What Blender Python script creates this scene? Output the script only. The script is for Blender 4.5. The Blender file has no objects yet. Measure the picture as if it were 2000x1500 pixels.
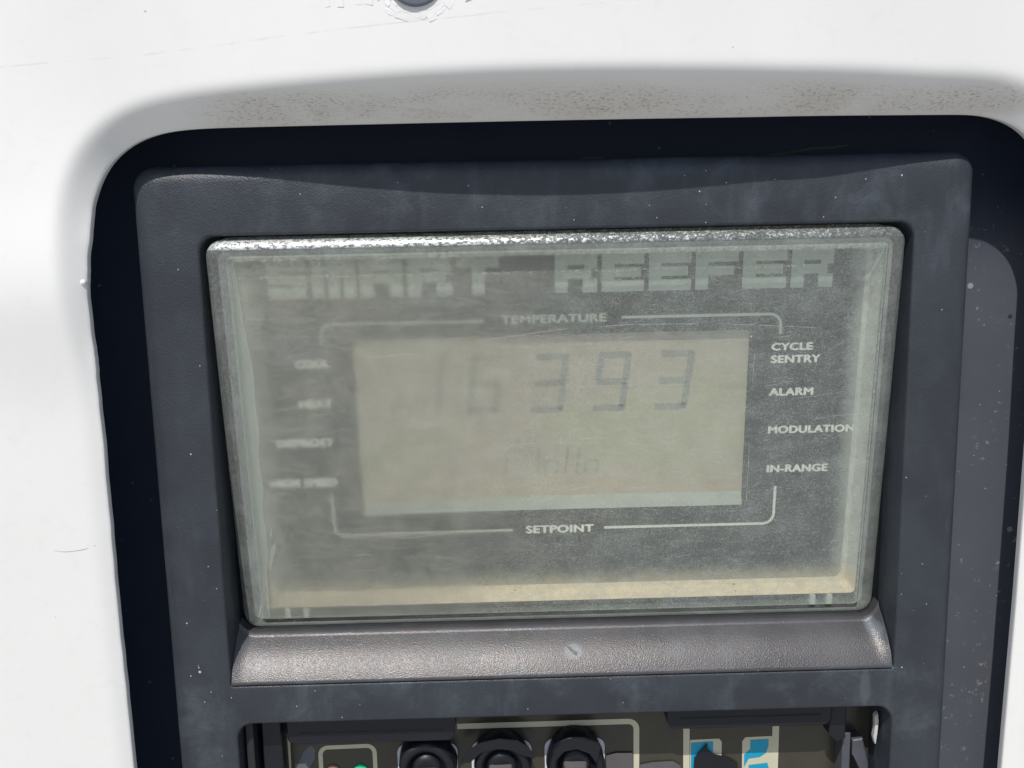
import bpy, bmesh, math, random
from mathutils import Vector, Matrix
random.seed(7)
S = bpy.context.scene
COL = S.collection

# ------------------------------------------------------------------ camera, sky, sun, exposure
# working frame: X right, D out of the wall (towards the viewer), Z up, millimetres
def W(x, d, z):
    return Vector((x / 1000, -d / 1000, z / 1000))

pitch, roll, yaw = 0.15016, -0.02138, 0.01273
sy, cy, sp, cp = math.sin(yaw), math.cos(yaw), math.sin(pitch), math.cos(pitch)
fwd = Vector((sy * cp, cy * cp, -sp))
rt = Vector((cy, -sy, 0))
up = rt.cross(fwd)
rt2 = rt * math.cos(roll) + up * math.sin(roll)
up2 = -rt * math.sin(roll) + up * math.cos(roll)
cam = bpy.data.cameras.new('camera')
cam.sensor_width = 36
cam.lens = 30.6
cam.clip_start = 0.005
cam.clip_end = 200
co = bpy.data.objects.new('camera', cam)
COL.objects.link(co)
m = Matrix((rt2, up2, -fwd)).transposed().to_4x4()
m.translation = W(-17.69, 253.87, -25.27)
co.matrix_world = m
S.camera = co

SUN = Vector((-0.31, -1.0, 1.58)).normalized()      # towards the sun
elev = math.asin(SUN.z)
az = math.atan2(SUN.x, SUN.y)
wd = bpy.data.worlds.new('World')
S.world = wd
wd.use_nodes = True
wn = wd.node_tree
for n in list(wn.nodes):
    wn.nodes.remove(n)
sky = wn.nodes.new('ShaderNodeTexSky')
sky.sky_type = 'NISHITA'
sky.sun_disc = False
sky.sun_elevation = elev
sky.sun_rotation = az
bg = wn.nodes.new('ShaderNodeBackground')
bg.inputs['Strength'].default_value = 0.10
wo = wn.nodes.new('ShaderNodeOutputWorld')
wn.links.new(sky.outputs[0], bg.inputs[0])
wn.links.new(bg.outputs[0], wo.inputs[0])
sl = bpy.data.lights.new('sun', 'SUN')
sl.energy = 4.0
sl.angle = math.radians(0.5)
sl.color = (1.0, 0.96, 0.90)
so = bpy.data.objects.new('sun', sl)
COL.objects.link(so)
so.rotation_euler = (-SUN).to_track_quat('-Z', 'Y').to_euler()
S.view_settings.view_transform = 'Standard'
S.view_settings.look = 'None'
S.view_settings.exposure = 0.0
S.view_settings.gamma = 1.0
S.view_settings.use_curve_mapping = False
S.cycles.max_bounces = 12
S.cycles.transparent_max_bounces = 16
S.cycles.use_denoising = True

# ------------------------------------------------------------------ node helper
class NB:
    def __init__(s, name):
        s.mat = bpy.data.materials.new(name)
        s.mat.use_nodes = True
        s.t = s.mat.node_tree
        for n in list(s.t.nodes):
            s.t.nodes.remove(n)
        s.out = s.t.nodes.new('ShaderNodeOutputMaterial')
        tc = s.t.nodes.new('ShaderNodeTexCoord')
        vm = s.t.nodes.new('ShaderNodeVectorMath')      # object coordinates in millimetres
        vm.operation = 'SCALE'
        vm.inputs['Scale'].default_value = 1000
        s.t.links.new(tc.outputs['Object'], vm.inputs[0])
        s.P = vm.outputs[0]
        sx = s.t.nodes.new('ShaderNodeSeparateXYZ')
        s.t.links.new(s.P, sx.inputs[0])
        s.X, s.Y, s.Z = sx.outputs
    def set(s, sock, v):
        if hasattr(v, 'is_output') or isinstance(v, bpy.types.NodeSocket):
            s.t.links.new(v, sock)
        elif isinstance(v, tuple) and len(v) == 3 and sock.type == 'RGBA':
            sock.default_value = (*v, 1)
        else:
            sock.default_value = v
    def math(s, op, a, b=0.0, c=None, clamp=False):
        n = s.t.nodes.new('ShaderNodeMath')
        n.operation = op
        n.use_clamp = clamp
        s.set(n.inputs[0], a)
        s.set(n.inputs[1], b)
        if c is not None:
            s.set(n.inputs[2], c)
        return n.outputs[0]
    def ramp(s, v, a, b, lo=0.0, hi=1.0, smooth=True):
        n = s.t.nodes.new('ShaderNodeMapRange')
        n.interpolation_type = 'SMOOTHSTEP' if smooth else 'LINEAR'
        n.clamp = True
        s.set(n.inputs[0], v)
        for i, q in enumerate((a, b, lo, hi)):
            s.set(n.inputs[i + 1], q)
        return n.outputs[0]
    def vec(s, scale=(1, 1, 1), rot=(0, 0, 0), loc=(0, 0, 0)):
        n = s.t.nodes.new('ShaderNodeMapping')
        s.t.links.new(s.P, n.inputs[0])
        n.inputs['Location'].default_value = loc
        n.inputs['Rotation'].default_value = rot
        n.inputs['Scale'].default_value = scale
        return n.outputs[0]
    def noise(s, size, detail=3, rough=0.55, v=None, dist=0.0):
        n = s.t.nodes.new('ShaderNodeTexNoise')
        n.inputs['Scale'].default_value = 1.0 / size
        n.inputs['Detail'].default_value = detail
        n.inputs['Roughness'].default_value = rough
        n.inputs['Distortion'].default_value = dist
        s.t.links.new(v if v is not None else s.P, n.inputs['Vector'])
        return n.outputs['Fac']
    def voro(s, size, feat='F1', v=None):
        n = s.t.nodes.new('ShaderNodeTexVoronoi')
        n.feature = feat
        n.inputs['Scale'].default_value = 1.0 / size
        s.t.links.new(v if v is not None else s.P, n.inputs['Vector'])
        return n
    def specks(s, size, rad, keep, v=None):
        """round specks: one cell in keep gets a dot of radius rad (in cells)"""
        n = s.voro(size, v=v)
        sc = s.t.nodes.new('ShaderNodeSeparateColor')
        s.t.links.new(n.outputs['Color'], sc.inputs[0])
        pick = s.math('LESS_THAN', sc.outputs[0], keep)
        r = s.math('MULTIPLY', sc.outputs[1], rad)
        dot = s.math('LESS_THAN', n.outputs['Distance'], r)
        return s.math('MULTIPLY', pick, dot)
    def spots(s, lst):
        out = None
        for cx, cz, r in lst:
            d = s.math('ADD', s.math('POWER', s.math('SUBTRACT', s.X, cx), 2.0), s.math('POWER', s.math('SUBTRACT', s.Z, cz), 2.0))
            k = s.math('LESS_THAN', d, r * r)
            out = k if out is None else s.math('MAXIMUM', out, k)
        return out
    def mix(s, f, a, b):
        n = s.t.nodes.new('ShaderNodeMix')
        n.data_type = 'RGBA'
        s.set(n.inputs[0], f)
        s.set(n.inputs[6], a)
        s.set(n.inputs[7], b)
        return n.outputs[2]
    def bump(s, h, dist, strength=1.0, normal=None):
        n = s.t.nodes.new('ShaderNodeBump')
        n.inputs['Strength'].default_value = strength
        n.inputs['Distance'].default_value = dist / 1000
        s.set(n.inputs['Height'], h)
        if normal is not None:
            s.t.links.new(normal, n.inputs['Normal'])
        return n.outputs[0]
    def pbr(s, base, rough=0.5, normal=None, spec=0.5, **kw):
        n = s.t.nodes.new('ShaderNodeBsdfPrincipled')
        s.set(n.inputs['Base Color'], base)
        s.set(n.inputs['Roughness'], rough)
        s.set(n.inputs['Specular IOR Level'], spec)
        for k, v in kw.items():
            s.set(n.inputs[k.replace('_', ' ')], v)
        if normal is not None:
            s.t.links.new(normal, n.inputs['Normal'])
        return n.outputs[0]
    def sh(s, kind, **kw):
        n = s.t.nodes.new('ShaderNodeBsdf' + kind)
        for k, v in kw.items():
            s.set(n.inputs[k], v)
        return n.outputs[0]
    def mixsh(s, f, a, b):
        n = s.t.nodes.new('ShaderNodeMixShader')
        s.set(n.inputs[0], f)
        s.t.links.new(a, n.inputs[1])
        s.t.links.new(b, n.inputs[2])
        return n.outputs[0]
    def done(s, sh):
        s.t.links.new(sh, s.out.inputs[0])
        return s.mat

def simple(name, base, rough=0.5, spec=0.5, grain=0.0, size=0.4, var=0.15, **kw):
    b = NB(name)
    f = b.noise(6, 4)
    f2 = b.noise(size, 2)
    lo = tuple(c * (1 - var) for c in base)
    hi = tuple(min(1, c * (1 + var)) for c in base)
    col = b.mix(f, lo, hi)
    nm = b.bump(f2, grain) if grain else None
    return b.done(b.pbr(col, rough, nm, spec, **kw))

# ------------------------------------------------------------------ materials
def m_white():
    b = NB('white_gelcoat')
    big = b.noise(30, 3)
    col = b.mix(big, (0.745, 0.738, 0.72), (0.79, 0.783, 0.765))
    # brown road grime lying in the hollow over the opening
    st = b.vec(scale=(0.42, 1, 1.25), rot=(0, -0.03, 0))
    patch = b.noise(14, 3, v=b.vec(scale=(0.35, 1, 1.2), rot=(0, 0.05, 0)), dist=1.0)
    band = b.math('MULTIPLY', b.ramp(b.Z, 9.3, 12.2), b.ramp(b.Z, 19.5, 14.8))
    inx = b.math('MULTIPLY', b.ramp(b.X, -106, -84), b.ramp(b.X, 140, 118))
    band = b.math('MULTIPLY', band, inx)
    dots = b.ramp(b.noise(0.5, 6, 0.78, v=st, dist=0.4), 0.53, 0.605)
    amt = b.math('MULTIPLY', b.math('MULTIPLY', dots, band), b.ramp(patch, 0.32, 0.60, 0.18, 1.0))
    film = b.math('MULTIPLY', b.math('MULTIPLY', b.math('MULTIPLY', b.ramp(b.Z, 8, 11), b.ramp(b.Z, 21, 13)), inx), b.ramp(patch, 0.3, 0.65, 0.18, 0.45))
    col = b.mix(film, col, (0.50, 0.44, 0.35))
    col = b.mix(b.math('MULTIPLY', amt, 0.72), col, (0.15, 0.13, 0.095))
    smd = b.noise(7, 5, 0.65, dist=1.0)
    col = b.mix(b.ramp(smd, 0.52, 0.75, 0.0, 0.10), col, (0.52, 0.51, 0.48))
    # scattered pin specks all over
    sp_ = b.specks(5.5, 0.065, 0.22)
    col = b.mix(b.math('MULTIPLY', sp_, 0.6), col, (0.30, 0.29, 0.27))
    sp2 = b.specks(1.6, 0.12, 0.05)
    col = b.mix(b.math('MULTIPLY', sp2, 0.25), col, (0.45, 0.44, 0.42))
    # faint dirty hairline running across the top
    ln = b.math('SUBTRACT', b.Z, b.math('ADD', b.math('MULTIPLY', b.X, 0.072), b.math('MULTIPLY_ADD', b.noise(25, 2), 1.2, 36.0)))
    hl = b.math('MULTIPLY', b.ramp(b.math('ABSOLUTE', ln), 0.35, 0.05), b.ramp(b.noise(7, 3), 0.42, 0.6))
    col = b.mix(b.math('MULTIPLY', hl, 0.22), col, (0.35, 0.35, 0.36))
    nm = b.bump(b.noise(9, 2), 0.10, 0.35)
    nm = b.bump(b.noise(0.5, 2), 0.01, 0.5, nm)
    return b.done(b.pbr(col, b.ramp(big, 0, 1, 0.42, 0.55), nm, 0.4))

def plastic(name, base, rough, grain, dust=0.4, gl=0.5, cell=0.62, spots=None, pale=None, sheen=False):
    b = NB(name)
    tone = b.noise(26, 4)
    base2 = tuple(c * 1.32 for c in base)
    col = b.mix(b.ramp(tone, 0.3, 0.7), base, base2)
    chalk = b.ramp(b.noise(17, 5, 0.68, v=b.vec(loc=(4, 0, 9)), dist=0.25), 0.46, 0.76)
    col = b.mix(b.math('MULTIPLY', chalk, b.math('MAXIMUM', b.math('MAXIMUM', b.ramp(b.Z, -24, -14, 0.10, 0.36), b.ramp(b.Z, -153, -158, 0.10, 0.42)), 0.10)), col, (0.115, 0.135, 0.16))
    # pale bloom rubbed into vertical streaks and cloudy patches
    stre = b.noise(10, 5, 0.65, v=b.vec(scale=(1.0, 1, 0.22)))
    col = b.mix(b.math('MULTIPLY', b.ramp(stre, 0.52, 0.78), 0.26 * dust * 2), col, (0.145, 0.175, 0.205))
    fine = b.noise(0.55, 3, 0.7)
    col = b.mix(b.math('MULTIPLY', b.ramp(fine, 0.60, 0.80), 0.30 * dust * 2), col, (0.22, 0.23, 0.25))
    d1 = b.specks(2.0, 0.09, 0.22)
    d2 = b.specks(6.5, 0.040, 0.30)
    if spots:
        d2 = b.math('MAXIMUM', d2, b.spots(spots))
    col = b.mix(b.math('MULTIPLY', b.math('MAXIMUM', d1, d2), 0.75), col, (0.55, 0.55, 0.56))
    if pale:
        for cx, cz, rx, rz, am in pale:
            q = b.math('ADD', b.math('POWER', b.math('DIVIDE', b.math('SUBTRACT', b.X, cx), rx), 2.0), b.math('POWER', b.math('DIVIDE', b.math('SUBTRACT', b.Z, cz), rz), 2.0))
            q = b.math('ADD', q, b.math('MULTIPLY', b.math('SUBTRACT', b.noise(0.9, 5, 0.8), 0.5), 1.6))
            col = b.mix(b.math('MULTIPLY', b.ramp(q, 1.7, 0.3), am), col, (0.24, 0.29, 0.34))
    v = b.voro(cell, 'SMOOTH_F1', v=b.vec(scale=(1, 1, 1)))
    h = b.math('ADD', v.outputs['Distance'], b.math('MULTIPLY', b.noise(0.35, 3), 0.7))
    nm = b.bump(h, grain, 0.8)
    kw = {}
    if sheen:                                        # oily film on the moulded grain: faint pink, straw and blue glints
        hue = b.mix(b.ramp(b.noise(0.45, 2), 0.40, 0.60), (1.0, 0.80, 0.72), (0.74, 0.88, 1.0))
        kw['Specular_Tint'] = b.mix(b.ramp(b.noise(9, 3), 0.3, 0.7, 0.25, 0.75), (1, 0.95, 0.90), hue)
    return b.done(b.pbr(col, b.ramp(tone, 0.2, 0.8, rough - 0.05, rough + 0.06), nm, gl, **kw))

def m_plate():
    b = NB('black_panel_paint')
    tone = b.noise(22, 4)
    col = b.mix(tone, (0.016, 0.022, 0.040), (0.022, 0.029, 0.049))
    lit_strip = b.math('MULTIPLY', b.ramp(b.math('ADD', b.X, b.math('MULTIPLY', tone, 8)), 108, 134), b.ramp(b.math('ADD', b.Z, b.math('MULTIPLY', tone, 16)), 4, -30))  # right side painted paler so the sunlit strip stands out from the shaded gap
    col = b.mix(lit_strip, col, b.mix(tone, (0.072, 0.078, 0.094), (0.096, 0.103, 0.122)))
    sp_ = b.math('MAXIMUM', b.specks(5.2, 0.10, 0.25), b.specks(2.4, 0.09, 0.10))
    col = b.mix(b.math('MULTIPLY', sp_, 0.14), col, (0.42, 0.41, 0.43))
    bl = b.math('MULTIPLY', b.ramp(b.noise(2.0, 4, 0.65), 0.60, 0.70), b.ramp(b.noise(11, 2), 0.45, 0.65))
    col = b.mix(b.math('MULTIPLY', b.math('MULTIPLY', bl, lit_strip), 0.5), col, (0.40, 0.40, 0.42))
    pl_ = b.math('MULTIPLY', lit_strip, b.math('MAXIMUM', b.specks(3.4, 0.17, 0.3), b.specks(8.0, 0.13, 0.35)))
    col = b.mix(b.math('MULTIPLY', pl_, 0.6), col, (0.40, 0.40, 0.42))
    dk = b.specks(9, 0.09, 0.3, v=b.vec(loc=(3, 2, 5)))
    col = b.mix(b.math('MULTIPLY', dk, 0.8), col, (0.025, 0.025, 0.027))
    nm = b.bump(b.noise(0.6, 2), 0.012, 0.6)
    return b.done(b.pbr(col, 0.5, nm, 0.1))

def m_frost():
    """weathered inner sheet: clear and scratched on the right, milky on the left"""
    b = NB('weathered_clear_sheet')
    bx_ = b.math('SUBTRACT', b.X, b.math('MULTIPLY', b.math('ADD', b.Z, 85), 0.35))
    blur = b.ramp(b.math('ADD', bx_, b.math('MULTIPLY', b.math('SUBTRACT', b.noise(20, 3), 0.5), 40)), 14, -62)
    # etched grain made of short crossed strokes
    g1 = b.noise(0.42, 4, 0.75, v=b.vec(scale=(0.45, 1, 1.25), rot=(0, 0.35, 0)), dist=1.2)
    g2 = b.noise(0.42, 4, 0.75, v=b.vec(scale=(1.2, 1, 0.5), rot=(0, -0.5, 0)), dist=1.2)
    grain = b.math('MAXIMUM', b.ramp(g1, 0.46, 0.76), b.ramp(g2, 0.48, 0.78))
    patch = b.noise(9, 4, 0.6)
    fib = b.voro(2.4, 'DISTANCE_TO_EDGE', v=b.vec(scale=(1, 1, 1.2)))
    wisp = b.math('MULTIPLY', b.math('MULTIPLY', b.ramp(b.noise(1.3, 7, 0.8, dist=3.0), 0.50, 0.68), b.ramp(b.noise(11, 3), 0.35, 0.6, 0.35, 1.0)), b.ramp(b.X, -25, 45))
    smear = b.noise(5, 5, 0.7, v=b.vec(scale=(0.35, 1, 1.3), rot=(0, 0.12, 0)), dist=1.5)
    base = b.math('ADD', b.ramp(patch, 0.28, 0.72, 0.05, 0.19), b.ramp(smear, 0.45, 0.75, 0.0, 0.12))
    hz = b.math('ADD', base, b.math('MULTIPLY', grain, b.ramp(blur, 0, 1, 0.46, 0.26)))
    hz = b.math('ADD', hz, b.math('MULTIPLY', wisp, 0.24))
    hz = b.math('ADD', hz, b.math('MULTIPLY', b.math('MULTIPLY', blur, b.ramp(b.Z, -120, -30, 0.6, 1.2)), 0.16))
    # upper centre is rubbed clear, with a crusty line under it
    clr = b.math('MULTIPLY', b.ramp(b.Z, -31.5, -30.6), b.math('MULTIPLY', b.ramp(b.X, -35, -18), b.ramp(b.X, 30, 5)))
    hz = b.math('MULTIPLY', hz, b.math('SUBTRACT', 1.0, b.math('MULTIPLY', clr, 0.5)))
    lin = b.ramp(b.math('ABSOLUTE', b.math('ADD', b.Z, b.math('MULTIPLY_ADD', b.noise(2.5, 3), 1.2, 30.4))), 0.55, 0.1)
    lin = b.math('MULTIPLY', lin, b.math('MULTIPLY', b.ramp(b.noise(0.6, 3, 0.7), 0.50, 0.62), b.ramp(b.X, 88, 70)))
    hz = b.math('ADD', hz, b.math('MULTIPLY', lin, 0.5))
    sp_ = b.math('MAXIMUM', b.specks(3.2, 0.06, 0.14), b.specks(8, 0.05, 0.3))
    hz = b.math('ADD', hz, b.math('MULTIPLY', sp_, 0.6), clamp=True)
    edge = b.ramp(b.math('ABSOLUTE', b.X), 95.9, 96.6)
    edge = b.math('MAXIMUM', edge, b.ramp(b.Z, -26.6, -25.9))
    hz = b.math('ADD', hz, b.math('MULTIPLY', edge, b.ramp(b.noise(1.1, 3, 0.7), 0.35, 0.6, 0.15, 0.5)), clamp=True)
    nm = b.bump(b.math('ADD', g1, g2), 0.03, 0.7)
    wc = b.math('ADD', b.ramp(b.X, 70, -60), b.math('MULTIPLY', b.math('SUBTRACT', b.noise(16, 3), 0.5), 1.2), clamp=True)
    dif = b.sh('Diffuse', Color=b.mix(wc, (0.72, 0.785, 0.79), (0.80, 0.785, 0.68)))
    trl = b.sh('Translucent', Color=(0.82, 0.80, 0.72))
    haze = b.mixsh(0.38, dif, trl)
    glo = b.sh('Glossy', Color=(0.9, 0.9, 0.9), Roughness=0.38, Normal=nm)
    haze = b.mixsh(0.06, haze, glo)
    clear = b.sh('Transparent', Color=(0.965, 0.965, 0.945))
    refr = b.sh('Refraction', Color=(0.965, 0.965, 0.945), IOR=1.25, Roughness=0.66)
    body = b.mixsh(b.math('MULTIPLY', blur, 0.95), clear, refr)
    return b.done(b.mixsh(hz, body, haze))

def m_window():
    b = NB('clear_cover_face')
    clear = b.sh('Transparent', Color=(0.975, 0.985, 0.975))
    glo = b.sh('Glossy', Color=(1, 1, 1), Roughness=0.12)
    a = b.mixsh(0.045, clear, glo)
    dust = b.sh('Diffuse', Color=(0.6, 0.6, 0.58))
    return b.done(b.mixsh(b.ramp(b.noise(0.8, 4, 0.7), 0.45, 0.8, 0.005, 0.05), a, dust))

def m_edge():
    b = NB('clear_cover_rim')
    clear = b.sh('Transparent', Color=(0.90, 0.93, 0.91))
    glo = b.sh('Glossy', Color=(1, 1, 1), Roughness=0.16, Normal=b.bump(b.noise(1.2, 3), 0.03, 0.6))
    a = b.mixsh(0.07, clear, glo)
    # abrasion that whitens the top moulded edge, flaking off towards the right
    thr = b.ramp(b.math('ADD', b.X, b.math('MULTIPLY', b.noise(12, 2), 24)), -60, 70, 0.46, 0.55)
    ab = b.math('MULTIPLY', b.ramp(b.math('SUBTRACT', b.noise(0.75, 5, 0.78, v=b.vec(scale=(0.7, 1, 1))), thr), -0.03, 0.09), b.ramp(b.Z, -23.2, -22.6))
    ab = b.math('MULTIPLY', ab, b.ramp(b.X, 98, 60, 0.45, 1.0))
    dust = b.sh('Diffuse', Color=(0.68, 0.71, 0.68))
    spk = b.sh('Glossy', Color=(0.9, 0.9, 0.92), Roughness=0.42, Normal=b.bump(b.noise(0.5, 3, 0.7), 0.06, 0.8))
    dull = b.mixsh(0.35, dust, spk)
    haze = b.sh('Diffuse', Color=(0.66, 0.70, 0.66))
    base = b.math('ADD', b.ramp(b.noise(0.7, 4, 0.75), 0.38, 0.75, 0.10, 0.23), b.ramp(b.noise(7, 3), 0.4, 0.7, 0.0, 0.06))
    a = b.mixsh(base, a, haze)
    return b.done(b.mixsh(b.math('MULTIPLY', ab, 0.78), a, dull))

def m_frame():
    b = NB('dusty_inner_frame')
    low = b.ramp(b.Z, -126, -136)
    col = b.mix(low, (0.58, 0.60, 0.56), (0.72, 0.59, 0.43))
    d = b.ramp(b.noise(3.5, 5, 0.65), 0.35, 0.7)
    col = b.mix(b.math('MULTIPLY', d, 0.45), col, (0.36, 0.35, 0.30))
    col = b.mix(b.math('MULTIPLY', b.specks(2.5, 0.2, 0.12), 0.6), col, (0.10, 0.09, 0.07))
    return b.done(b.pbr(col, 0.75, b.bump(d, 0.1, 0.5), 0.3))

def m_lcd():
    b = NB('lcd_glass')
    n = b.ramp(b.noise(28, 2, 0.4, v=b.vec(scale=(0.8, 1, 1.1), loc=(11, 0, 4), rot=(0, 0.4, 0))), 0.43, 0.57)
    n2 = b.noise(18, 2)
    col = b.mix(n, (0.475, 0.45, 0.335), (0.495, 0.43, 0.365))
    col = b.mix(b.ramp(b.Z, -92, -104), col, (0.52, 0.44, 0.33))
    col = b.mix(b.ramp(n2, 0.5, 0.8, 0, 0.4), col, (0.44, 0.38, 0.30))
    return b.done(b.pbr(col, 0.35, None, 0.4))

M = dict(
    white=m_white(),
    bezel=plastic('faded_black_plastic', (0.025, 0.030, 0.038), 0.47, 0.12, 0.34, 0.5, 0.5, spots=[(-112.7, -151.3, 0.42), (-112.9, -149.9, 0.2), (-113, -149.3, 0.15)], pale=[(94.2, -162.5, 1.7, 5.5, 0.14)]),
    sill=plastic('worn_black_plastic', (0.046, 0.046, 0.050), 0.37, 0.085, 0.5, 0.72, 0.30, sheen=True, pale=[(3.1, -149.9, 2.7, 1.8, 0.35), (99.5, -146.0, 2.2, 2.2, 0.25)]),
    tray=simple('shadowed_black_plastic', (0.02, 0.022, 0.025), 0.6),
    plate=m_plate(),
    frost=m_frost(), window=m_window(), rim=m_edge(), frame=m_frame(),
    board=simple('black_print_panel', (0.016, 0.02, 0.021), 0.45, 0.4),
    board_low=simple('screen_lip_plastic', (0.42, 0.44, 0.40), 0.6),
    ink=simple('cream_ink', (0.92, 0.91, 0.86), 0.6, var=0.05),
    ink_dull=simple('grey_ink', (0.42, 0.47, 0.42), 0.6, var=0.08),
    ink_line=simple('faded_cream_ink', (0.62, 0.62, 0.54), 0.6, var=0.08),
    lcd=m_lcd(),
    digit=simple('lcd_segment', (0.30, 0.30, 0.28), 0.5),
    ghost=simple('lcd_segment_faint', (0.36, 0.35, 0.305), 0.5),
    key=simple('brown_keypad_film', (0.046, 0.042, 0.030), 0.25, 0.5, 0.02, 3.0, 0.25),
    cream=simple('cream_keypad_print', (0.55, 0.52, 0.38), 0.5, var=0.08),
    cyan=simple('cyan_keypad_print', (0.0, 0.30, 0.47), 0.5, var=0.05),
    keywhite=simple('white_key_surround', (0.62, 0.66, 0.72), 0.4, var=0.05),
    rubber=simple('black_rubber_key', (0.008, 0.009, 0.013), 0.45, 0.4, 0.03, 0.8),
    worn=simple('worn_key_cap', (0.10, 0.095, 0.098), 0.6, 0.4, 0.05, 0.6),
    led_g=simple('green_lens', (0.0, 0.52, 0.22), 0.3),
    led_b=simple('brown_lens', (0.33, 0.19, 0.12), 0.35),
    holder=simple('black_label_strip', (0.009, 0.011, 0.016), 0.4, 0.4),
    metal=simple('scuffed_grey_bracket', (0.07, 0.075, 0.09), 0.35, 0.6, 0.05, 0.8, 0.3),
    chip=simple('bare_white_chip', (0.6, 0.59, 0.55), 0.6, 0.4, 0.1, 0.5, 0.3),
    crack=simple('cracked_clear_paint', (0.765, 0.755, 0.755), 0.4, 0.5, 0.06, 1.2, 0.04),
    bolt=simple('grey_bolt_paint', (0.13, 0.14, 0.18), 0.5),
    scratch=simple('scratch_white', (0.50, 0.52, 0.48), 0.6),
    moss=simple('green_scuff', (0.035, 0.045, 0.035), 0.8, var=0.4),
)

def m_board():
    b = NB('black_print_panel_dusty')
    n = b.noise(4, 5, 0.65, dist=0.6)
    edge = b.math('MAXIMUM', b.ramp(b.math('ADD', b.Z, b.math('MULTIPLY', b.math('SUBTRACT', n, 0.5), 8)), -126.5, -135.5),
                  b.ramp(b.math('ADD', b.X, b.math('MULTIPLY', b.math('SUBTRACT', n, 0.5), 6)), 87.5, 94))
    edge = b.math('MAXIMUM', edge, b.ramp(b.X, -86.5, -93.5))
    col = b.mix(b.ramp(n, 0.3, 0.7), (0.012, 0.018, 0.020), (0.020, 0.026, 0.028))
    col = b.mix(b.math('MULTIPLY', edge, 0.75), col, b.mix(b.ramp(b.Z, -124, -134), (0.42, 0.44, 0.42), (0.58, 0.51, 0.36)))
    return b.done(b.pbr(col, 0.5, None, 0.3))
M['board'] = m_board()

# ------------------------------------------------------------------ mesh helpers
def thing(name, label, cat, loc):
    o = bpy.data.objects.new(name, None)
    COL.objects.link(o)
    o.location = loc
    o.empty_display_size = 0.02
    o['label'] = label
    o['category'] = cat
    return o

def world_loc(o):
    v = Vector((0, 0, 0))
    while o is not None:
        v += o.location
        o = o.parent
    return v

def link(name, bm, mats, parent=None, smooth=True, angle=35, label=None):
    me = bpy.data.meshes.new(name)
    bmesh.ops.recalc_face_normals(bm, faces=bm.faces)
    bm.to_mesh(me)
    bm.free()
    for mm in (mats if isinstance(mats, (list, tuple)) else [mats]):
        me.materials.append(mm)
    o = bpy.data.objects.new(name, me)
    COL.objects.link(o)
    if parent is not None:
        o.parent = parent
        o.location = -world_loc(parent)
    if smooth:
        for p in me.polygons:
            p.use_smooth = True
        try:
            me.set_sharp_from_angle(angle=math.radians(angle))
        except Exception:
            pass
    if label:
        o['label'] = label
    return o

def rrect(x0, x1, z0, z1, r, n=8):
    """rounded rectangle, (x, z) list; r = one radius or (top-left, top-right, bottom-right, bottom-left)"""
    if not isinstance(r, tuple):
        r = (r,) * 4
    pts = []
    for (cx, cz, a0, rr) in ((x0 + r[0], z1 - r[0], 180, r[0]), (x1 - r[1], z1 - r[1], 90, r[1]),
                             (x1 - r[2], z0 + r[2], 0, r[2]), (x0 + r[3], z0 + r[3], -90, r[3])):
        for k in range(n + 1):
            a = math.radians(a0 - 90 * k / n)
            pts.append((cx + rr * math.cos(a), cz + rr * math.sin(a)))
    return pts

def add_loop(bm, pts):
    return [bm.verts.new(p) for p in pts]

def bridge(bm, a, b, closed=True, mi=0):
    n = len(a)
    fs = []
    for i in range(n if closed else n - 1):
        j = (i + 1) % n
        f = bm.faces.new((a[i], a[j], b[j], b[i]))
        f.material_index = mi
        fs.append(f)
    return fs

def fill_holes(bm, loops):
    edges = []
    for L in loops:
        for i in range(len(L)):
            e = bm.edges.get((L[i], L[(i + 1) % len(L)])) or bm.edges.new((L[i], L[(i + 1) % len(L)]))
            edges.append(e)
    return bmesh.ops.triangle_fill(bm, use_beauty=True, use_dissolve=False, edges=edges)

# plane of the tilted display: x right, t down the face, g behind the face
TN = Vector((0, -0.99449, 0.0)).normalized()
P0 = Vector((0, 1.0, -20.2))
TV = Vector((0, -12.0 - 1.0, -143.5 + 20.2)).normalized()
NV = Vector((0, -TV.z, TV.y))
def T(x, t, g):
    p = P0 + TV * t - NV * g
    return W(x, p.y, p.z)
def flat(D):
    return lambda x, z, h=0.0: W(x, D + h, z)
def tilt(g):
    return lambda x, t, h=0.0: T(x, t, g - h)

def poly_part(name, polys, place, mat, parent, thick=0.12, label=None):
    """thin printed or moulded shapes: each polygon becomes a slab of its own thickness standing on its surface"""
    bm = bmesh.new()
    for pts in polys:
        a = [bm.verts.new(place(x, y, 0.02)) for x, y in pts]
        b = [bm.verts.new(place(x, y, 0.02 + thick)) for x, y in pts]
        bm.faces.new(b)
        bm.faces.new(a[::-1])
        bridge(bm, a, b)
    return link(name, bm, mat, parent, smooth=False, label=label)

def strip(path, w):
    """polyline of width w as one polygon"""
    L, R = [], []
    for i, p in enumerate(path):
        a = Vector(path[max(0, i - 1)])
        b = Vector(path[min(len(path) - 1, i + 1)])
        d = (b - a).normalized()
        n = Vector((-d.y, d.x)) * (w[i] if isinstance(w, list) else w) / 2
        L.append(tuple(Vector(p) + n))
        R.append(tuple(Vector(p) - n))
    return L + R[::-1]

def quads(path, w):
    """same, cut into one quad per segment (for curved lines)"""
    s = strip(path, w)
    n = len(path)
    L, R = s[:n], s[n:][::-1]
    return [[L[i], L[i + 1], R[i + 1], R[i]] for i in range(n - 1)]

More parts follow.
